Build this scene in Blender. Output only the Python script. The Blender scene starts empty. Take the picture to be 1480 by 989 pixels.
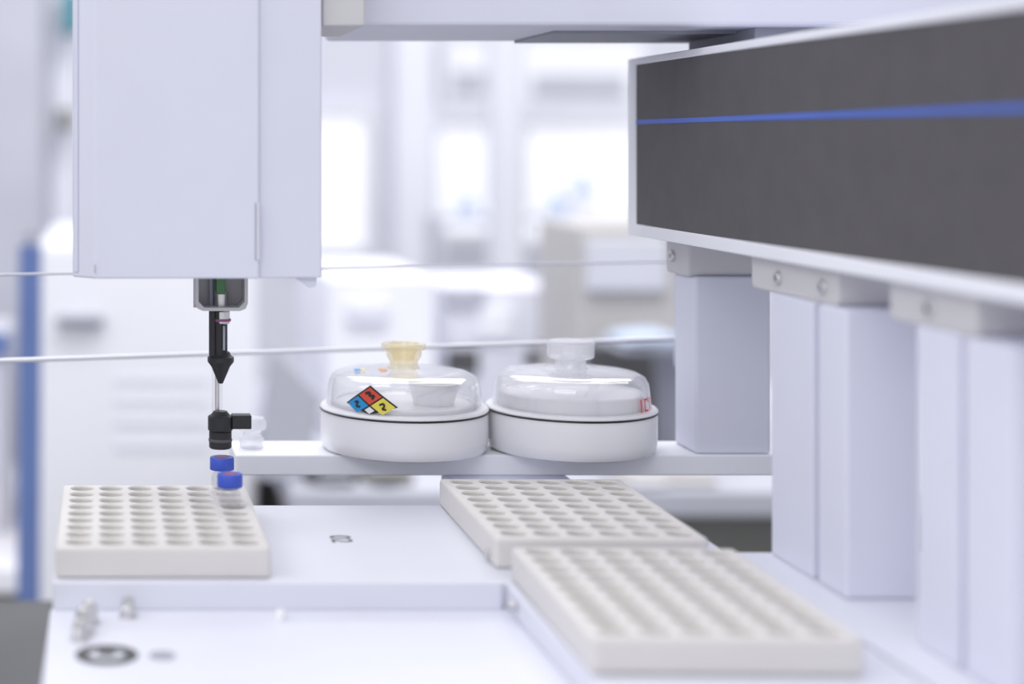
import bpy, bmesh, math
from mathutils import Vector, Matrix
S=bpy.context.scene
CZ=1.25
# ---------------------------------------------------------------- materials
def mat(name,col,rough=0.5,metal=0.0,trans=0.0,emit=0.0,var=0.03,scale=30,spec=0.5,ior=1.45,bump=0.0,sss=0.0):
    m=bpy.data.materials.new(name); m.use_nodes=True
    nt=m.node_tree; b=nt.nodes['Principled BSDF']
    b.inputs['Roughness'].default_value=rough; b.inputs['Metallic'].default_value=metal
    b.inputs['Transmission Weight'].default_value=trans; b.inputs['IOR'].default_value=ior
    b.inputs['Specular IOR Level'].default_value=spec
    tc=nt.nodes.new('ShaderNodeTexCoord'); nz=nt.nodes.new('ShaderNodeTexNoise')
    nz.inputs['Scale'].default_value=scale; nt.links.new(tc.outputs['Object'],nz.inputs['Vector'])
    cr=nt.nodes.new('ShaderNodeValToRGB')
    c0=[max(0,c*(1-var)) for c in col]; c1=[min(1,c*(1+var)) for c in col]
    cr.color_ramp.elements[0].color=(*c0,1); cr.color_ramp.elements[1].color=(*c1,1)
    cr.color_ramp.elements[0].position=0.3; cr.color_ramp.elements[1].position=0.7
    nt.links.new(nz.outputs['Fac'],cr.inputs['Fac']); nt.links.new(cr.outputs['Color'],b.inputs['Base Color'])
    if emit>0:
        b.inputs['Emission Color'].default_value=(*col,1); b.inputs['Emission Strength'].default_value=emit
    if bump>0:
        n2=nt.nodes.new('ShaderNodeTexNoise'); n2.inputs['Scale'].default_value=scale*40
        nt.links.new(tc.outputs['Object'],n2.inputs['Vector'])
        bp=nt.nodes.new('ShaderNodeBump'); bp.inputs['Strength'].default_value=bump; bp.inputs['Distance'].default_value=0.0005
        nt.links.new(n2.outputs['Fac'],bp.inputs['Height']); nt.links.new(bp.outputs['Normal'],b.inputs['Normal'])
    return m
def thin_glass(name,tint,milk,milkcol,rough=0.04,base=0.05,edge=0.6,power=3.0):
    """thin-walled glass: transparent + gloss rising at grazing angles + a little milky diffuse"""
    m=bpy.data.materials.new(name); m.use_nodes=True; nt=m.node_tree; nt.nodes.clear()
    N=nt.nodes.new; L=nt.links.new
    out=N('ShaderNodeOutputMaterial'); tr=N('ShaderNodeBsdfTransparent'); gl=N('ShaderNodeBsdfGlossy'); df=N('ShaderNodeBsdfDiffuse'); tl=N('ShaderNodeBsdfTranslucent')
    tr.inputs[0].default_value=(*tint,1); gl.inputs['Roughness'].default_value=rough; gl.inputs[0].default_value=(1,1,1,1)
    df.inputs[0].default_value=(*milkcol,1); tl.inputs[0].default_value=(*milkcol,1)
    mm=N('ShaderNodeMixShader'); mm.inputs[0].default_value=0.4; L(df.outputs[0],mm.inputs[1]); L(tl.outputs[0],mm.inputs[2])
    m1=N('ShaderNodeMixShader'); L(tr.outputs[0],m1.inputs[1]); L(mm.outputs[0],m1.inputs[2])
    nz=N('ShaderNodeTexNoise'); nz.inputs['Scale'].default_value=25
    mr=N('ShaderNodeMapRange'); mr.inputs['To Min'].default_value=milk*0.85; mr.inputs['To Max'].default_value=milk*1.15
    L(nz.outputs['Fac'],mr.inputs['Value']); L(mr.outputs[0],m1.inputs[0])
    lw=N('ShaderNodeLayerWeight'); lw.inputs[0].default_value=0.5
    pw=N('ShaderNodeMath'); pw.operation='POWER'; pw.inputs[1].default_value=power; L(lw.outputs['Facing'],pw.inputs[0])
    mu=N('ShaderNodeMath'); mu.operation='MULTIPLY_ADD'; mu.inputs[1].default_value=edge; mu.inputs[2].default_value=base; L(pw.outputs[0],mu.inputs[0])
    m2=N('ShaderNodeMixShader'); L(mu.outputs[0],m2.inputs[0]); L(m1.outputs[0],m2.inputs[1]); L(gl.outputs[0],m2.inputs[2])
    L(m2.outputs[0],out.inputs[0]); return m
M={}
M['white']=mat('white_powder_coat',(0.735,0.745,0.855),0.45,bump=0.05,var=0.01)
M['white2']=mat('white_panel_cool',(0.70,0.715,0.835),0.5,var=0.01)
M['offwhite']=mat('offwhite_bracket',(0.62,0.61,0.62),0.5,var=0.01)
M['deck']=mat('deck_enamel',(0.74,0.75,0.835),0.35,var=0.01)
M['tray']=mat('tray_plastic',(0.71,0.685,0.665),0.5,var=0.015)
M['panel']=mat('anthracite_panel',(0.090,0.085,0.088),0.6,var=0.06,scale=60)
M['blue']=mat('blue_stripe',(0.07,0.15,0.58),0.5)
M['capblue']=mat('cap_blue',(0.05,0.10,0.55),0.4)
M['red']=mat('red_mark',(0.70,0.09,0.05),0.5)
M['redletter']=mat('red_letter',(0.80,0.10,0.06),0.5)
M['septum']=mat('septum_red',(0.30,0.09,0.20),0.5)
M['yellow']=mat('label_yellow',(0.85,0.72,0.10),0.5)
M['labblue']=mat('label_blue',(0.03,0.30,0.62),0.5)
M['black']=mat('black_plastic',(0.022,0.022,0.025),0.4)
M['dark']=mat('dark_grey',(0.09,0.09,0.095),0.6)
M['steel']=mat('steel',(0.68,0.67,0.67),0.30,metal=1.0)
M['glass']=thin_glass('clear_glass',(0.985,0.985,0.985),0.06,(0.95,0.95,0.97))
M['lidglass']=thin_glass('lid_glass',(0.98,0.98,0.985),0.10,(0.95,0.95,0.97),edge=0.75,power=2.6)
M['amber']=thin_glass('cream_glass',(0.98,0.94,0.80),0.30,(0.93,0.86,0.68),0.10)
M['frost']=thin_glass('frosted_glass',(0.96,0.96,0.98),0.45,(0.95,0.955,0.98),0.12)
M['porc']=mat('porcelain',(0.88,0.88,0.905),0.2,var=0.01)
M['green']=mat('green_plunger',(0.08,0.22,0.09),0.5)
M['benchdark']=mat('bench_epoxy',(0.085,0.087,0.09),0.5,var=0.1,scale=8)
M['wall']=mat('wall_paint',(0.79,0.80,0.88),0.7,var=0.02,scale=3)
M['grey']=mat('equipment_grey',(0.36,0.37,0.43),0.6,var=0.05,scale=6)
M['mgrey']=mat('mid_grey',(0.50,0.51,0.58),0.6,var=0.04,scale=6)
M['lgrey']=mat('light_grey',(0.65,0.66,0.73),0.6,var=0.03,scale=6)
M['beige']=mat('beige_grey',(0.52,0.505,0.50),0.6,var=0.03,scale=6)
M['olive']=mat('olive_grey',(0.20,0.20,0.185),0.6,var=0.1,scale=10)
M['cab']=mat('cabinet_white',(0.88,0.885,0.94),0.5,var=0.01,scale=6)
M['bgblue']=mat('pipe_blue',(0.14,0.21,0.46),0.5)
M['paleblue']=mat('flask_pale_blue',(0.52,0.60,0.75),0.5)
M['teal']=mat('teal_box',(0.06,0.24,0.30),0.5)
M['orange']=mat('orange_bottle',(0.85,0.35,0.08),0.5)
M['floor']=mat('floor_vinyl',(0.42,0.42,0.44),0.5,var=0.05,scale=4)
M['winlight']=mat('window_daylight',(0.95,0.96,1.0),0.5,emit=0.42,var=0.0)
# ---------------------------------------------------------------- helpers
cur=[None]
def group(name):
    e=bpy.data.objects.new(name,None); S.collection.objects.link(e); e.empty_display_size=0.02
    cur[0]=e; return e
def add(name,me,m,bev=0.0,smooth=False,segs=3):
    o=bpy.data.objects.new(name,me); S.collection.objects.link(o)
    if m is not None: me.materials.append(M[m])
    if smooth:
        for p in me.polygons: p.use_smooth=True
    if bev>0:
        b=o.modifiers.new('bevel','BEVEL'); b.width=bev; b.segments=segs; b.limit_method='ANGLE'; b.angle_limit=math.radians(40)
    if cur[0] is not None: o.parent=cur[0]
    return o
def finish(bm,name):
    bmesh.ops.recalc_face_normals(bm,faces=bm.faces)
    me=bpy.data.meshes.new(name); bm.to_mesh(me); bm.free(); return me
def box(name,x0,x1,y0,y1,h0,h1,m,bev=0.0,**k):
    """h = height relative to the lens height"""
    bm=bmesh.new(); bmesh.ops.create_cube(bm,size=1.0)
    for v in bm.verts:
        v.co=Vector(((x0+x1)/2+v.co.x*(x1-x0),(y0+y1)/2+v.co.y*(y1-y0),CZ+(h0+h1)/2+v.co.z*(h1-h0)))
    return add(name,finish(bm,name),m,bev,**k)
def prism(name,pts,h0,h1,m,bev=0.0):
    bm=bmesh.new()
    lo=[bm.verts.new((x,y,CZ+h0)) for x,y in pts]; hi=[bm.verts.new((x,y,CZ+h1)) for x,y in pts]
    bm.faces.new(lo[::-1]); bm.faces.new(hi); n=len(pts)
    for i in range(n): bm.faces.new((lo[i],lo[(i+1)%n],hi[(i+1)%n],hi[i]))
    return add(name,finish(bm,name),m,bev)
def prism_y(name,pts,y0,y1,m,bev=0.0):
    """pts in (x,h), extruded along y"""
    bm=bmesh.new()
    lo=[bm.verts.new((x,y0,CZ+h)) for x,h in pts]; hi=[bm.verts.new((x,y1,CZ+h)) for x,h in pts]
    bm.faces.new(lo[::-1]); bm.faces.new(hi); n=len(pts)
    for i in range(n): bm.faces.new((lo[i],lo[(i+1)%n],hi[(i+1)%n],hi[i]))
    return add(name,finish(bm,name),m,bev)
def prism_x(name,pts,x0,x1,m,bev=0.0):
    bm=bmesh.new()
    lo=[bm.verts.new((x0,y,CZ+h)) for y,h in pts]; hi=[bm.verts.new((x1,y,CZ+h)) for y,h in pts]
    bm.faces.new(lo[::-1]); bm.faces.new(hi); n=len(pts)
    for i in range(n): bm.faces.new((lo[i],lo[(i+1)%n],hi[(i+1)%n],hi[i]))
    return add(name,finish(bm,name),m,bev)
def lathe(name,cx,cy,h,prof,m,n=64,closed=False,smooth=True,axis='z'):
    bm=bmesh.new(); rings=[]
    for r,z in prof:
        if r<1e-7: rings.append([bm.verts.new((0,0,z))])
        else: rings.append([bm.verts.new((r*math.cos(2*math.pi*i/n),r*math.sin(2*math.pi*i/n),z)) for i in range(n)])
    ps=list(zip(rings,rings[1:]))
    if closed: ps.append((rings[-1],rings[0]))
    for a,b in ps:
        for i in range(n):
            j=(i+1)%n
            if len(a)==1 and len(b)==1: continue
            if len(a)==1: bm.faces.new((a[0],b[i],b[j]))
            elif len(b)==1: bm.faces.new((a[i],a[j],b[0]))
            else: bm.faces.new((a[i],a[j],b[j],b[i]))
    R=Matrix.Identity(4)
    if axis=='x': R=Matrix.Rotation(math.radians(-90),4,'Y')   # +z -> -x
    if axis=='y': R=Matrix.Rotation(math.radians(90),4,'X')    # +z -> -y
    bmesh.ops.transform(bm,matrix=Matrix.Translation((cx,cy,CZ+h))@R,verts=bm.verts)
    o=add(name,finish(bm,name),m)
    if smooth:
        for p in o.data.polygons: p.use_smooth=True
        try:
            o.data.set_sharp_from_angle(angle=math.radians(35))
        except Exception: pass
    return o
def cyl(name,cx,cy,h0,h1,r,m,n=40,axis='z'):
    b=min(r,abs(h1-h0))*0.12
    return lathe(name,cx,cy,h0,[(0,0),(r-b,0),(r,b),(r,h1-h0-b),(r-b,h1-h0),(0,h1-h0)],m,n=n,axis=axis)
def rod(name,a,b,r,m,n=20):
    a=Vector((a[0],a[1],CZ+a[2])); b=Vector((b[0],b[1],CZ+b[2])); d=b-a
    bm=bmesh.new(); bmesh.ops.create_cone(bm,cap_ends=True,segments=n,radius1=r,radius2=r,depth=d.length)
    bmesh.ops.transform(bm,matrix=Matrix.Translation((a+b)/2)@d.to_track_quat('Z','Y').to_matrix().to_4x4(),verts=bm.verts)
    return add(name,finish(bm,name),m)

# ---------------------------------------------------------------- autosampler: deck
DK=-0.1976; LO=-0.2095
group('autosampler_deck')
box('rear_plate',-0.023,0.30,0.745,0.903,-0.216,DK,'deck',0.0012)
box('front_plate',-0.024,0.62,0.40,0.745,-0.222,LO,'deck',0.0012)
box('right_plate',0.302,0.62,0.40,0.80,LO+0.0002,DK,'deck',0.0012)
box('tray_riser',0.1805,0.300,0.40,0.7445,LO,DK-0.0002,'deck',0.0015)
box('base_body',-0.018,0.60,0.42,0.785,-0.35,-0.2222,'white2',0.004)
box('rail_arm',0.195,0.265,0.90,0.96,-0.2050,-0.1912,'white2',0.001)
box('step_lip',-0.0225,0.178,0.7425,0.7450,LO,DK+0.0004,'deck',0.0006)
def knobnut(nm,x,y,h,s=1.0):
    lathe(nm,x,y,h,[(0.0055*s,0),(0.0055*s,0.001*s),(0.0040*s,0.0012*s),(0.0042*s,0.0052*s),(0.0034*s,0.0062*s),(0.0036*s,0.008*s),(0.0028*s,0.0105*s),(0,0.0115*s)],'steel',n=12)
knobnut('dome_nut_1',-0.0085,0.708,LO); knobnut('dome_nut_2',-0.0062,0.722,LO,0.9)
knobnut('dome_nut_3',-0.0100,0.698,LO,0.8); knobnut('dome_nut_4',0.0108,0.732,LO,0.8)
lathe('ring_socket',0.0012,0.677,LO,[(0.0128,0.0),(0.0128,0.0005),(0.0075,0.0006),(0.0075,0.0001)],'dark',n=48)
lathe('ring_core',0.0012,0.677,LO,[(0.0075,0.0002),(0.0056,0.0008),(0,0.0008)],'lgrey',n=48)
lathe('ring_centre',0.0012,0.677,LO,[(0.0042,0.0008),(0.0038,0.0012),(0,0.0012)],'dark',n=32)
lathe('small_plug',0.0238,0.676,LO,[(0.0055,0.0),(0.0053,0.0006),(0,0.0006)],'grey',n=32)
lathe('plug_white',0.0775,0.728,LO,[(0.0025,0),(0.0025,0.003),(0.0018,0.004),(0,0.004)],'porc',n=24)
cyl('side_screw_2',0.1795,0.725,-0.2030,-0.2000,0.0022,'steel',axis='x')
def text(nm,body,size,loc,rot,m,ext=0.00008):
    c=bpy.data.curves.new(nm,'FONT'); c.body=body; c.size=size; c.extrude=ext; c.align_x='CENTER'; c.align_y='CENTER'
    o=bpy.data.objects.new(nm,c); S.collection.objects.link(o); o.location=loc; o.rotation_euler=rot
    c.materials.append(M[m]); o.parent=cur[0]; return o
text('slot_marking','02',0.0150,(0.1174,0.8255,CZ+DK+0.0001),(0,0,math.radians(-90)),'dark')

# ---------------------------------------------------------------- vial trays
def tray(x0,x1,y0,y1,top=-0.183,bot=-0.1975,nx=6,ny=9,ang=0.0,screw=False):
    group('vial_tray')
    o=box('tray_body',x0,x1,y0,y1,bot,top,'tray')
    bm=bmesh.new(); cx=(x0+x1)/2; cy=(y0+y1)/2
    px=(x1-x0-0.006)/nx; py=(y1-y0-0.004)/ny; n=32
    r0=0.0060; prof=[(r0,-0.0125),(r0,-0.0008),(r0+0.0006,0.0),(r0+0.0006,0.003)]
    for i in range(nx):
        for j in range(ny):
            X=cx+(i-(nx-1)/2)*px; Y=cy+(j-(ny-1)/2)*py; rings=[]
            for r,z in prof: rings.append([bm.verts.new((X+r*math.cos(2*math.pi*k/n),Y+r*math.sin(2*math.pi*k/n),CZ+top+z)) for k in range(n)])
            bm.faces.new(rings[0][::-1]); bm.faces.new(rings[-1])
            for a,b in zip(rings,rings[1:]):
                for k in range(n): bm.faces.new((a[k],a[(k+1)%n],b[(k+1)%n],b[k]))
    cut=add('cutter',finish(bm,'cutter'),'tray')
    bv=o.modifiers.new('bevel','BEVEL'); bv.width=0.0020; bv.segments=4
    bo=o.modifiers.new('wells','BOOLEAN'); bo.object=cut; bo.solver='EXACT'
    bpy.context.view_layer.update()
    dg=bpy.context.evaluated_depsgraph_get()
    me=bpy.data.meshes.new_from_object(o.evaluated_get(dg)); o.modifiers.clear(); o.data=me
    bpy.data.objects.remove(cut)
    if ang:
        me.transform(Matrix.Translation((cx,cy,0))@Matrix.Rotation(math.radians(ang),4,'Z')@Matrix.Translation((-cx,-cy,0)))
    if screw: cyl('side_screw',x0-0.0004,y0+0.014,-0.1935,-0.1915,0.0022,'steel',axis='x')
    return px,py,cx,cy
px_,py_,cx_,cy_=tray(-0.0219,0.0756,0.75,0.886)
tray(0.1815,0.2800,0.7665,0.902,ang=-0.6,screw=True)
tray(0.1820,0.2820,0.613,0.749,ang=-1.5)

# ---------------------------------------------------------------- vials
def vial(x,y,captop):
    group('sample_vial')
    bot=captop-0.0265
    lathe('glass_body',x,y,bot,[(0,0),(0.0050,0),(0.0055,0.0006),(0.0055,0.0165),(0.0047,0.0185),(0.0042,0.0192),(0.0042,0.0200)],'glass',n=40)
    lathe('glass_foot',x,y,bot,[(0,0.0014),(0.0046,0.0014),(0.0054,0.0006)],'glass',n=40)
    lathe('glass_inner',x,y,bot,[(0.0046,0.0014),(0.0047,0.0160),(0.0036,0.0190)],'glass',n=40)
    lathe('screw_cap',x,y,bot+0.0199,[(0,0),(0.0062,0),(0.0064,0.0003),(0.0064,0.0060),(0.0060,0.0066),(0.0040,0.0066),(0.0038,0.0063),(0,0.0063)],'capblue',n=48)
    lathe('septum',x,y,bot+0.0199+0.0063,[(0.0034,0),(0.0034,0.0003),(0,0.0003)],'septum',n=32)
vial(0.0624,cy_+4*py_,-0.1664)
vial(0.0632,cy_+1*py_,-0.1664)

# ---------------------------------------------------------------- sampler head
group('sampler_head')
prism('housing',[(-0.0156,0.905),(-0.0156,0.8420),(-0.0045,0.8305),(0.0776,0.8305),(0.0780,0.8330),(0.0790,0.8335),(0.1096,0.8350),(0.1096,0.905)],-0.0685,0.30,'white',0.0009)
prism('left_edge_strip',[(-0.0158,0.8435),(-0.0152,0.8408),(-0.0130,0.8385),(-0.0140,0.8440)],-0.0660,0.30,'white2',0.0002)
box('hinge_strip',0.0762,0.0780,0.8294,0.8320,-0.0590,-0.0305,'lgrey',0.0003)
box('hinge_gap',0.0757,0.0762,0.8298,0.8310,-0.0590,-0.0305,'grey')
prism_y('latch',[(0.0955,-0.0683),(0.1075,-0.0683),(0.1070,-0.0730),(0.1040,-0.0738)],0.838,0.846,'white',0.0004)
box('orange_mark',-0.0047,-0.0041,0.8300,0.8310,-0.0655,-0.0615,'beige')
NX,NY=0.0616,0.8777
def uh(p): return (205-p)/2400*NY
w=0.0138; t=0.0018; top=-0.068; bot=uh(447)
outer=[(-w,top),(-w,bot+0.004),(-w+0.0012,bot+0.0012),(-w+0.004,bot),(w-0.004,bot),(w-0.0012,bot+0.0012),(w,bot+0.004),(w,top)]
inner=[(w-t,top),(w-t,bot+0.0048),(w-0.0048,bot+t),(-w+0.0048,bot+t),(-w+t,bot+0.0048),(-w+t,top)]
prism_y('u_bracket',[(NX+a,b) for a,b in outer+inner],NY-0.010,NY+0.008,'offwhite',0.0003)
box('bracket_back',NX-w,NX+w,NY+0.008,NY+0.0095,bot,top,'offwhite',0.0004)
box('plunger_block',NX-0.0024,NX+0.0024,NY-0.004,NY+0.004,uh(425),-0.068,'green',0.0006)
cyl('plunger_rod',NX+0.0005,NY,uh(452),uh(420),0.0036,'steel')
cyl('plunger_side_rod',NX-0.0046,NY+0.003,uh(445),-0.068,0.0012,'grey')
cyl('upper_sleeve',NX-0.0004,NY,uh(515),uh(448),0.0042,'black')
box('sleeve_tab',NX-0.0060,NX-0.0030,NY-0.004,NY+0.002,uh(515),uh(448),'black',0.0004)
cyl('sleeve_collar',NX+0.0006,NY,uh(468),uh(449),0.0044,'steel')
lathe('red_ring',NX+0.0006,NY,uh(465),[(0.0030,0),(0.0050,0.0003),(0.0050,0.0016),(0.0030,0.0019)],'septum')
box('sleeve_rib',NX+0.0010,NX+0.0022,NY-0.0052,NY-0.003,uh(505),uh(470),'grey',0.0003)
lathe('black_cone',NX+0.0002,NY,uh(555),[(0,0),(0.0012,0.0003),(0.0050,0.0092),(0.0070,0.0118),(0.0070,0.0142),(0.0056,0.0152),(0.0046,0.0170),(0,0.0170)],'black')
cyl('glass_barrel',NX-0.0014,NY+0.004,uh(602),uh(535),0.0027,'glass')
cyl('plunger_wire',NX-0.0014,NY+0.004,uh(602),uh(535),0.0012,'steel')
cyl('lower_holder',NX,NY,uh(623),uh(600),0.0066,'black')
cyl('lower_holder_tip',NX,NY,uh(648),uh(622),0.0060,'black')
lathe('holder_groove',NX,NY,uh(638),[(0.0060,0),(0.0063,0.0004),(0.0063,0.0012),(0.0060,0.0016)],'dark')
lathe('holder_neck',NX,NY,uh(601),[(0,0),(0.0055,0),(0.0035,0.0025),(0,0.0025)],'black')
box('side_block',NX+0.0060,NX+0.0162,NY-0.004,NY+0.004,uh(619),uh(599),'black',0.0006)

# ---------------------------------------------------------------- gantry
group('gantry_crossbeam')
box('beam',0.133,0.75,0.870,1.000,0.0605,0.30,'white',0.0025)
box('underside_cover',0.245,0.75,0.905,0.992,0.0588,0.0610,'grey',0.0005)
prism_x('head_mount',[(0.840,0.0585),(0.925,0.0585),(0.925,0.30),(0.840,0.30)],0.1105,0.1322,'offwhite',0.0012)
box('carriage',0.345,0.46,0.88,0.98,0.0490,0.0612,'grey',0.001)
group('side_beam')
box('core',0.3190,0.44,0.10,0.998,-0.0540,0.0486,'white2',0.001)
box('front_panel',0.3166,0.3192,0.10,0.9868,-0.0495,0.0460,'panel')
box('blue_stripe',0.3163,0.3167,0.10,0.9866,0.0104,0.0130,'blue')
pl=[(0.10,0.0498),(0.10,0.0457),(0.9865,0.0457),(0.9865,-0.0490),(0.10,-0.0490),(0.10,-0.0560),(1.001,-0.0560),(1.001,0.0498)]
prism_x('panel_frame',pl,0.3158,0.3300,'cab',0.0007)
box('top_rim',0.3298,0.44,0.10,1.001,0.0457,0.0498,'white',0.0006)
box('bottom_rim',0.3298,0.44,0.10,1.001,-0.0560,-0.0490,'white',0.0006)
def bracket(x,y0,y1,h0,xw,bolts):
    prism_x('bracket_plate',[(y0,h0+0.002),(y0+0.002,h0),(y1-0.002,h0),(y1,h0+0.002),(y1,-0.0561),(y0,-0.0561)],x,xw,'offwhite',0.0015)
    for i,b in enumerate(bolts):
        lathe('bolt',x,b,(h0-0.0561)/2-0.0005,[(0.0034,0),(0.0034,0.0012),(0.0030,0.0018),(0.0017,0.0018),(0.0015,0.0008),(0,0.0008)],'steel',n=24,axis='x')
        lathe('bolt_socket',x-0.0009,b,(h0-0.0561)/2-0.0005,[(0.0016,0),(0.0016,0.0004),(0,0.0004)],'dark',n=6,axis='x')
bracket(0.337,0.957,0.996,-0.0780,0.3750,[0.983])
bracket(0.322,0.729,0.826,-0.0728,0.348,[0.792,0.743])
bracket(0.322,0.613,0.681,-0.0728,0.348,[0.647])
bracket(0.322,0.500,0.570,-0.0728,0.348,[0.53])

group('support_post')
box('column',0.3395,0.3830,0.953,0.988,-0.1794,-0.0775,'white',0.002)
group('support_post')
box('thin_flange',0.320,0.3300,0.750,0.796,-0.1975,-0.0725,'white',0.001)
box('column',0.320,0.3515,0.716,0.744,-0.1975,-0.0725,'white',0.0015)
box('web',0.326,0.350,0.744,0.790,-0.1975,-0.0725,'white2',0.001)
group('support_post')
box('thin_flange',0.320,0.3300,0.622,0.6536,-0.1975,-0.0725,'white',0.001)
box('column',0.320,0.362,0.585,0.6175,-0.1975,-0.0725,'white',0.0015)
box('web',0.326,0.360,0.6175,0.650,-0.1975,-0.0725,'white2',0.001)

# ---------------------------------------------------------------- rear shelf rail, guard rods
group('shelf_rail')
prism_x('rail',[(0.9505,-0.1912),(0.9505,-0.1794),(0.996,-0.1794),(0.996,-0.1912)],0.0753,0.3850,'cab',0.001)
group('guard_rods')
rod('rod_lower',(0.384,1.102,-0.1306),(-0.24,0.9455,-0.1306),0.0015,'cab')
rod('rod_upper',(0.384,1.102,-0.0793),(-0.24,0.9455,-0.0793),0.0008,'lgrey')
box('rod_post_right',0.381,0.391,0.990,1.11,-0.15,-0.070,'white2',0.001)
box('rod_post_left',-0.252,-0.24,0.938,0.952,-0.35,-0.06,'white2',0.001)
group('stopper')
lathe('body',0.0865,0.972,-0.1794,[(0,0),(0.0060,0),(0.0072,0.001),(0.0070,0.006),(0.0050,0.008),(0.0055,0.010),(0.0085,0.0115),(0.0087,0.016),(0.0075,0.018),(0,0.018)],'frost')

# ---------------------------------------------------------------- desiccator jars
def patch(nm,cx,cy,zb,phi0,quad,m,r_of=lambda z:0.0452-(z-0.026)*0.12,n=6):
    """quad: four (u,v) corners; wrapped on the lid wall"""
    bm=bmesh.new(); g=[]
    for i in range(n+1):
        row=[]
        for j in range(n+1):
            s=i/n; t=j/n
            u=(1-s)*(1-t)*quad[0][0]+s*(1-t)*quad[1][0]+s*t*quad[2][0]+(1-s)*t*quad[3][0]
            v=(1-s)*(1-t)*quad[0][1]+s*(1-t)*quad[1][1]+s*t*quad[2][1]+(1-s)*t*quad[3][1]
            r=r_of(v); ph=phi0+u/0.0445
            row.append(bm.verts.new((cx+r*math.sin(ph),cy-r*math.cos(ph),CZ+zb+v)))
        g.append(row)
    for i in range(n):
        for j in range(n): bm.faces.new((g[i][j],g[i+1][j],g[i+1][j+1],g[i][j+1]))
    return add(nm,finish(bm,nm),m,smooth=True)
def jar(cx,cy,h,knob,inner):
    g=group('desiccator_jar')
    lathe('base',cx,cy,h,[(0,0),(0.0435,0),(0.0462,0.0010),(0.0478,0.0035),(0.0482,0.0080),(0.0482,0.0210),(0.0478,0.0228),(0.0440,0.0229),(0.0440,0.008),(0,0.008)],'porc',n=96)
    lathe('seal_ring',cx,cy,h,[(0.0440,0.0230),(0.0484,0.0230),(0.0487,0.0234),(0.0484,0.0240),(0.0440,0.0240)],'black',n=96,closed=True)
    lathe('lid_flange',cx,cy,h,[(0.0425,0.0241),(0.0484,0.0241),(0.0485,0.0248),(0.0476,0.0257),(0.0452,0.0260),(0.0425,0.0260)],'porc',n=96,closed=True)
    out=[(0.0450,0.0260),(0.0443,0.030),(0.0439,0.036),(0.0433,0.0398),(0.0415,0.0430),(0.0375,0.0451),(0.030,0.0462),(0.018,0.0468),(0.0095,0.0471),(0.0077,0.0474)]
    inn=[(0.0425,0.0260),(0.0421,0.030),(0.0417,0.036),(0.0410,0.0390),(0.0392,0.0416),(0.0355,0.0434),(0.029,0.0444),(0.018,0.0449),(0,0.0450)]
    lathe('lid',cx,cy,h,[(0,0.0474)]+out[::-1],'lidglass',n=96)
    lathe('lid_inner_wall',cx,cy,h,inn,'lidglass',n=96)
    if inner=='full':
        lathe('knob',cx,cy,h,[(0.0098,0.0472),(0.0088,0.0485),(0.0086,0.0528),(0.0122,0.0532),(0.0132,0.0540),(0.0134,0.0622),(0.0124,0.0632),(0,0.0632)],knob,n=64)
        lathe('knob_stem',cx,cy,h,[(0.0060,0.0474),(0.0058,0.056),(0,0.057)],knob,n=48)
    else:
        lathe('knob',cx,cy,h,[(0.0095,0.0472),(0.0082,0.0488),(0.0080,0.0510),(0.0100,0.0545),(0.0104,0.0578),(0.0124,0.0585),(0.0128,0.0592),(0.0128,0.0612),(0.0122,0.0618),(0.0088,0.0618),(0.0082,0.0605),(0.0060,0.0520),(0,0.0515)],knob,n=64)
    if inner=='full':
        lathe('inner_plate',cx,cy,h,[(0,0.0081),(0.0412,0.0081),(0.0412,0.0335),(0.0405,0.0342),(0.0390,0.0342),(0.0385,0.0330),(0,0.0330)],'porc',n=96)
    else:
        lathe('inner_plate',cx,cy,h,[(0,0.0081),(0.0412,0.0081),(0.0412,0.0280),(0.0405,0.0287),(0.0390,0.0287),(0.0385,0.0275),(0,0.0275)],'porc',n=96)
        lathe('inner_dish',cx+0.016,cy-0.008,h+0.0276,[(0,0),(0.0115,0),(0.0150,0.0125),(0.0140,0.0128),(0.0105,0.0015),(0,0.0015)],'porc',n=48)
    return g
JH=-0.1794; JY=0.970
jar(0.1752,JY,JH,'amber','low')
p0=math.radians(-35.0); U=0.0155; V=0.0108; vc=0.0310
LB=0.0264
def dq(cu,cv,s=1.0): return [(cu-U/2*s,vc+cv),(cu,vc+cv+V/2*s),(cu+U/2*s,vc+cv),(cu,vc+cv-V/2*s)]
r1=lambda z:0.0452-(z-0.026)*0.08
r2=lambda z:0.0455-(z-0.026)*0.08
r3=lambda z:0.0457-(z-0.026)*0.08
s=0.9
patch('label_backing',0.1752,JY,JH,p0,[(-U*1.05,vc),(0,vc+V*1.05),(U*1.05,vc),(0,LB-0.0004)],'black',r1,10)
patch('label_red',0.1752,JY,JH,p0,dq(0,V/2,s),'red',r2)
patch('label_blue',0.1752,JY,JH,p0,[(a,max(b,LB)) for a,b in dq(-U/2,0,s)],'labblue',r2)
patch('label_yellow',0.1752,JY,JH,p0,[(a,max(b,LB)) for a,b in dq(U/2,0,s)],'yellow',r2)
patch('label_white',0.1752,JY,JH,p0,[(-0.0030,vc-0.0026),(0,vc-0.0006),(0.0030,vc-0.0026),(0,LB)],'porc',r2)
def stroke(pts,w,cu,cv,m='black'):
    for (a,b),(c,d) in zip(pts,pts[1:]):
        dx,dy=c-a,d-b; L=math.hypot(dx,dy); nx,ny=-dy/L*w,dx/L*w
        patch('mark',0.1752,JY,JH,p0,[(cu+a-nx,vc+cv+b-ny),(cu+c-nx,vc+cv+d-ny),(cu+c+nx,vc+cv+d+ny),(cu+a+nx,vc+cv+b+ny)],m,r3,2)
stroke([(-0.0028,0.0012),(0.0002,0.0022),(-0.0004,0.0),(0.0028,0.0004),(0.0014,-0.0018)],0.0007,0,V/2)
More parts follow.
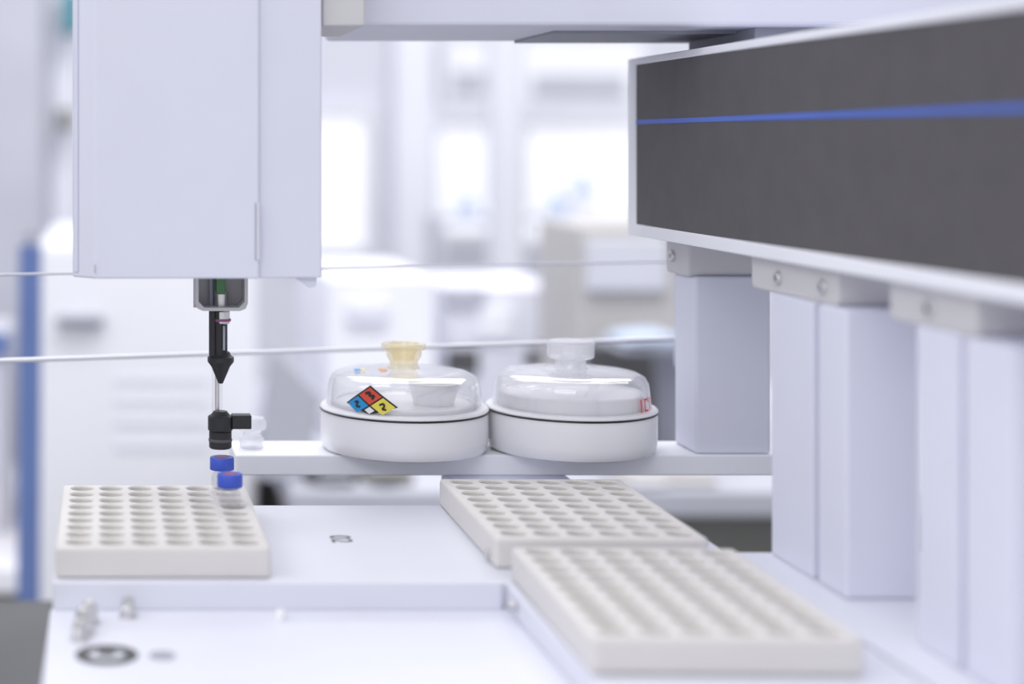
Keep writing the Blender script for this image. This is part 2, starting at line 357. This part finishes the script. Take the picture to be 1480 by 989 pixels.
stroke([(-0.0020,0.0012),(0.0006,0.0018),(-0.0008,-0.0010),(0.0020,-0.0012)],0.0006,-U/2,0)
stroke([(-0.0020,0.0008),(0.0004,0.0018),(0.0010,0.0002),(-0.0004,-0.0014),(0.0020,-0.0016)],0.0006,U/2,0)
for a,b,mm in [(-0.030,-0.0265,'labblue'),(-0.0255,-0.0240,'yellow'),(-0.0155,-0.0115,'orange')]:
    bm=bmesh.new()
    vs=[bm.verts.new((0.1752+a,JY+y,CZ+JH+z)) for y,z in [(-0.012,0.0470),(-0.002,0.0471)]]+[bm.verts.new((0.1752+b,JY+y,CZ+JH+z)) for y,z in [(-0.004,0.0473),(-0.012,0.0472)]]
    bm.faces.new(vs); add('sticker',finish(bm,'sticker'),mm)
jar(0.2728,JY,JH,'frost','full')
p1=math.radians(53)
def rl(nm,q): patch(nm,0.2728,JY,JH,p1,q,'redletter',r2,3)
for (a,b) in [(-0.0090,-0.0076),(-0.0045,-0.0032),(0.0062,0.0078)]:
    rl('red_letter_stroke',[(a,0.0264),(b,0.0264),(b,0.0338),(a,0.0338)])
for v0,v1 in [(0.0264,0.0275),(0.0327,0.0338)]:
    rl('red_letter_bar',[(-0.0045,v0),(0.0004,v0),(0.0004,v1),(-0.0045,v1)])
rl('red_letter_slash',[(0.0016,0.0264),(0.0030,0.0264),(0.0052,0.0338),(0.0038,0.0338)])

# ---------------------------------------------------------------- bench
FL=-CZ
group('lab_bench')
box('worktop',-0.75,1.2,0.25,1.27,-0.385,-0.3502,'benchdark',0.003)
for i,(x,y) in enumerate([(-0.70,0.30),(1.10,0.30),(-0.70,1.18),(1.10,1.18)]):
    box('leg_%d'%(i+1),x,x+0.05,y,y+0.05,FL,-0.385,'grey',0.002)

# ---------------------------------------------------------------- room
cur[0]=None
box('floor',-4,6,-1.5,6.0,FL-0.05,FL,'floor')
box('wall_back',-4,6,6.0,6.1,FL,1.6,'wall')
box('wall_left',-4.1,-4,-1.5,6.0,FL,1.6,'wall')
def P3(px,Y): return (px-150)/2400*Y
def H3(py,Y): return (205-py)/2400*Y
def bgbox(nm,x0,x1,y0,y1,Y,d,m,bev=0.004):
    return box(nm,P3(x0,Y),P3(x1,Y),Y,Y+d,H3(y1,Y),H3(y0,Y),m,bev)
def window(i,x0,x1,h0,h1):
    group('window_%d'%i)
    Y=5.97
    box('pane',x0,x1,Y,Y+0.02,h0,h1,'winlight')
    f=0.05
    box('frame_l',x0-f,x0,Y-0.03,Y+0.03,h0-f,h1+f,'cab',0.004); box('frame_r',x1,x1+f,Y-0.03,Y+0.03,h0-f,h1+f,'cab',0.004)
    box('frame_t',x0,x1,Y-0.03,Y+0.03,h1,h1+f,'cab',0.004); box('frame_b',x0,x1,Y-0.03,Y+0.03,h0-f,h0,'cab',0.004)
window(1,0.70,0.93,-0.37,0.08)
window(2,1.20,1.40,-0.32,0.05)
window(3,1.52,1.92,-0.34,0.05)
group('structural_column')
cyl('shaft',P3(738,3.8),3.85,FL,1.6,0.043,'wall')
group('structural_column')
box('shaft',P3(570,4.8),P3(628,4.8),4.8,4.95,FL,1.6,'wall',0.01)
group('wall_cabinet')
Y=5.0
bgbox('body',640,930,60,150,Y,0.35,'cab')
bgbox('vent_1',655,702,102,136,Y-0.01,0.02,'mgrey'); bgbox('vent_2',770,905,108,138,Y-0.01,0.02,'mgrey')
group('white_refrigerator')
Y=2.2
x0,x1=P3(55,Y),P3(372,Y)
box('body',x0,x1,Y,Y+0.5,FL,H3(350,Y),'cab',0.012)
box('handle',P3(82,Y),P3(150,Y),Y-0.02,Y+0.005,H3(468,Y),H3(455,Y),'grey',0.004)
for i,yy in enumerate([545,575,605,640]):
    box('vent_%d'%i,P3(165,Y),P3(300,Y),Y-0.002,Y+0.005,H3(yy+10,Y),H3(yy,Y),'wall',0.0005)
group('blue_gas_pipe')
rod('pipe',(P3(36,1.9),1.9,FL),(P3(44,1.9),1.9,H3(355,1.9)),0.013,'bgblue')
cyl('valve',P3(44,1.9),1.9,H3(355,1.9),H3(335,1.9),0.006,'grey')
group('back_bench')
box('worktop',0.215,2.0,1.9,2.75,-0.43,-0.40,'mgrey',0.004)
box('cupboards',0.235,1.98,1.95,2.72,FL,-0.43,'olive',0.004)
group('side_bench')
box('worktop',-1.4,-0.10,2.2,2.9,-0.60,-0.565,'cab',0.004)
box('cupboards',-1.38,-0.12,2.24,2.88,FL,-0.60,'olive',0.004)
group('orange_bottle')
lathe('bottle',P3(45,2.3),2.35,-0.565,[(0,0),(0.018,0),(0.018,0.03),(0.008,0.042),(0.008,0.05),(0,0.05)],'orange')
group('white_incubator'); box('body',P3(-60,2.5),P3(18,2.5),2.4,2.6,-0.565,H3(470,2.5),'lgrey',0.01); box('band',P3(-60,2.5),P3(18,2.5),2.39,2.4,H3(515,2.4),H3(480,2.4),'bgblue',0.002)
group('tilted_monitor')
Y=1.95
prism_y('screen',[(P3(372,Y),H3(695,Y)),(P3(440,Y),H3(700,Y)),(P3(465,Y),H3(575,Y)),(P3(395,Y),H3(500,Y))],Y,Y+0.03,'mgrey',0.004)
box('foot',P3(385,Y),P3(435,Y),Y-0.0,Y+0.12,-0.399,H3(690,Y),'grey',0.003)
def eq(nm,Y,d,base,x0,x1,y0,m,parts=()):
    group(nm)
    box('body',P3(x0,Y),P3(x1,Y),Y,Y+d,base,H3(y0,Y),m,0.006)
    for i,(a,b,c,e,mm) in enumerate(parts):
        box('part_%d'%(i+1),P3(a,Y),P3(b,Y),Y-0.012,Y+0.005,H3(e,Y),H3(c,Y),mm,0.003)
B=-0.3985
eq('chromatograph',2.25,0.35,B,475,630,400,'cab',[(500,560,435,465,'wall')])
eq('chromatograph',2.45,0.28,B,645,815,415,'wall',[(645,690,505,540,'dark'),(760,800,505,530,'dark'),(640,700,415,440,'mgrey'),(690,740,445,490,'cab')])
eq('oven_cabinet',2.20,0.20,B,835,1100,325,'beige',[(845,985,500,632,'dark'),(845,960,345,420,'lgrey')])
eq('black_power_supply',1.93,0.14,B,442,520,686,'dark',[(460,510,689,694,'grey')])
eq('black_power_supply',1.93,0.14,B,528,600,688,'olive',[(540,575,691,695,'dark')])
eq('beige_box',1.92,0.10,B,900,1040,695,'beige',[(910,960,697,701,'lgrey')])
group('blue_cloth')
Y=2.02
prism_y('cloth',[(P3(908,Y),H3(500,Y)),(P3(918,Y),H3(490,Y)),(P3(950,Y),H3(486,Y)),(P3(985,Y),H3(485,Y)),(P3(985,Y),H3(505,Y))],Y,Y+0.1,'paleblue',0.004)
box('shelf',P3(900,Y),P3(1010,Y),Y,Y+0.14,H3(512,Y),H3(505,Y),'grey',0.002)
box('shelf_leg',P3(1000,Y),P3(1010,Y),Y,Y+0.14,B,H3(512,Y),'grey',0.002)
group('flask_shelf')
box('plank',P3(640,4.35),P3(930,4.35),4.33,4.50,H3(322,4.35),H3(312,4.35),'lgrey',0.003)
box('riser',P3(825,4.35),P3(860,4.35),4.36,4.46,H3(312,4.35),H3(285,4.35),'cab',0.003)
box('upright_l',P3(632,4.35),P3(642,4.35),4.33,4.50,FL,H3(312,4.35),'lgrey',0.003)
box('upright_r',P3(925,4.35),P3(935,4.35),4.33,4.50,FL,H3(312,4.35),'lgrey',0.003)
for x,y in [(675,297),(803,295),(842,270)]:
    Y=4.4
    hb=H3(312,4.35) if y>280 else H3(285,4.35)+0.001
    lathe('flask',P3(x,Y),Y,hb,[(0,0),(0.03,0),(0.034,0.01),(0.012,0.045),(0.012,0.06),(0,0.06)],'paleblue')
group('tall_locker')
box('body',P3(-200,3.2),P3(62,3.2),3.2,3.7,FL,1.2,'mgrey',0.01)
group('shelf_unit')
Y=3.0
box('frame',P3(64,Y),P3(104,Y),Y+0.3,Y+0.35,FL,0.9,'wall',0.01)
box('teal_item',P3(85,Y),P3(112,Y),Y+0.2,Y+0.3,H3(35,Y),H3(-30,Y),'teal',0.005)
box('green_item',P3(78,Y),P3(102,Y),Y+0.2,Y+0.3,H3(182,Y),H3(155,Y),'olive',0.005)

# ---------------------------------------------------------------- place empties at the centre of their parts
bpy.context.view_layer.update()
for e in [o for o in S.objects if o.type=='EMPTY']:
    ch=[c for c in e.children]
    if not ch: continue
    ps=[c.matrix_world@Vector(b) for c in ch for b in c.bound_box]
    ctr=Vector([ (min(p[i] for p in ps)+max(p[i] for p in ps))/2 for i in range(3)])
    e.location=ctr
    for c in ch: c.matrix_parent_inverse=Matrix.Translation(-ctr)
# ---------------------------------------------------------------- light
w=bpy.data.worlds.new('lab_ambient'); S.world=w; w.use_nodes=True
bg=w.node_tree.nodes['Background']; bg.inputs[0].default_value=(0.935,0.945,1.0,1); bg.inputs[1].default_value=0.80
def area(nm,loc,size,power,rot=(0,0,0),col=(1,1,1)):
    l=bpy.data.lights.new(nm,'AREA'); l.energy=power; l.size=size[0]; l.shape='RECTANGLE'; l.size_y=size[1]; l.color=col
    o=bpy.data.objects.new(nm,l); S.collection.objects.link(o); o.location=loc; o.rotation_euler=rot; return o
area('added_area_light',(0.1,0.4,3.0),(1.4,0.9),5.5)  # added for soft top light
area('added_area_light.001',(1.0,3.6,3.2),(3.0,1.6),50)  # added to brighten the lab background, not a room fixture
area('added_area_light.002',(-1.6,0.2,2.6),(0.9,1.5),12,rot=(0,math.radians(-50),0))  # added soft light from the upper left, no lamp stands there
area('added_area_light.003',(0.4,1.35,2.9),(2.0,0.6),32,rot=(math.radians(45),0,0))  # added and tilted to brighten the fronts of the background equipment
area('added_area_light.004',(-0.7,-1.1,2.5),(1.4,0.9),10,rot=(math.radians(52),0,math.radians(-22)))  # added fill from behind the camera to lift rail, posts and jars
# ---------------------------------------------------------------- camera
cd=bpy.data.cameras.new('camera'); co=bpy.data.objects.new('camera',cd); S.collection.objects.link(co)
co.location=(0,0,CZ); co.rotation_euler=(math.radians(90),0,0)
cd.sensor_width=36; cd.lens=36*2400/1480; cd.shift_x=590/1480; cd.shift_y=-289.5/1480
cd.clip_start=0.02; cd.clip_end=50
cd.dof.use_dof=True; cd.dof.focus_distance=0.90; cd.dof.aperture_fstop=3.3
S.camera=co
S.view_settings.view_transform='Standard'
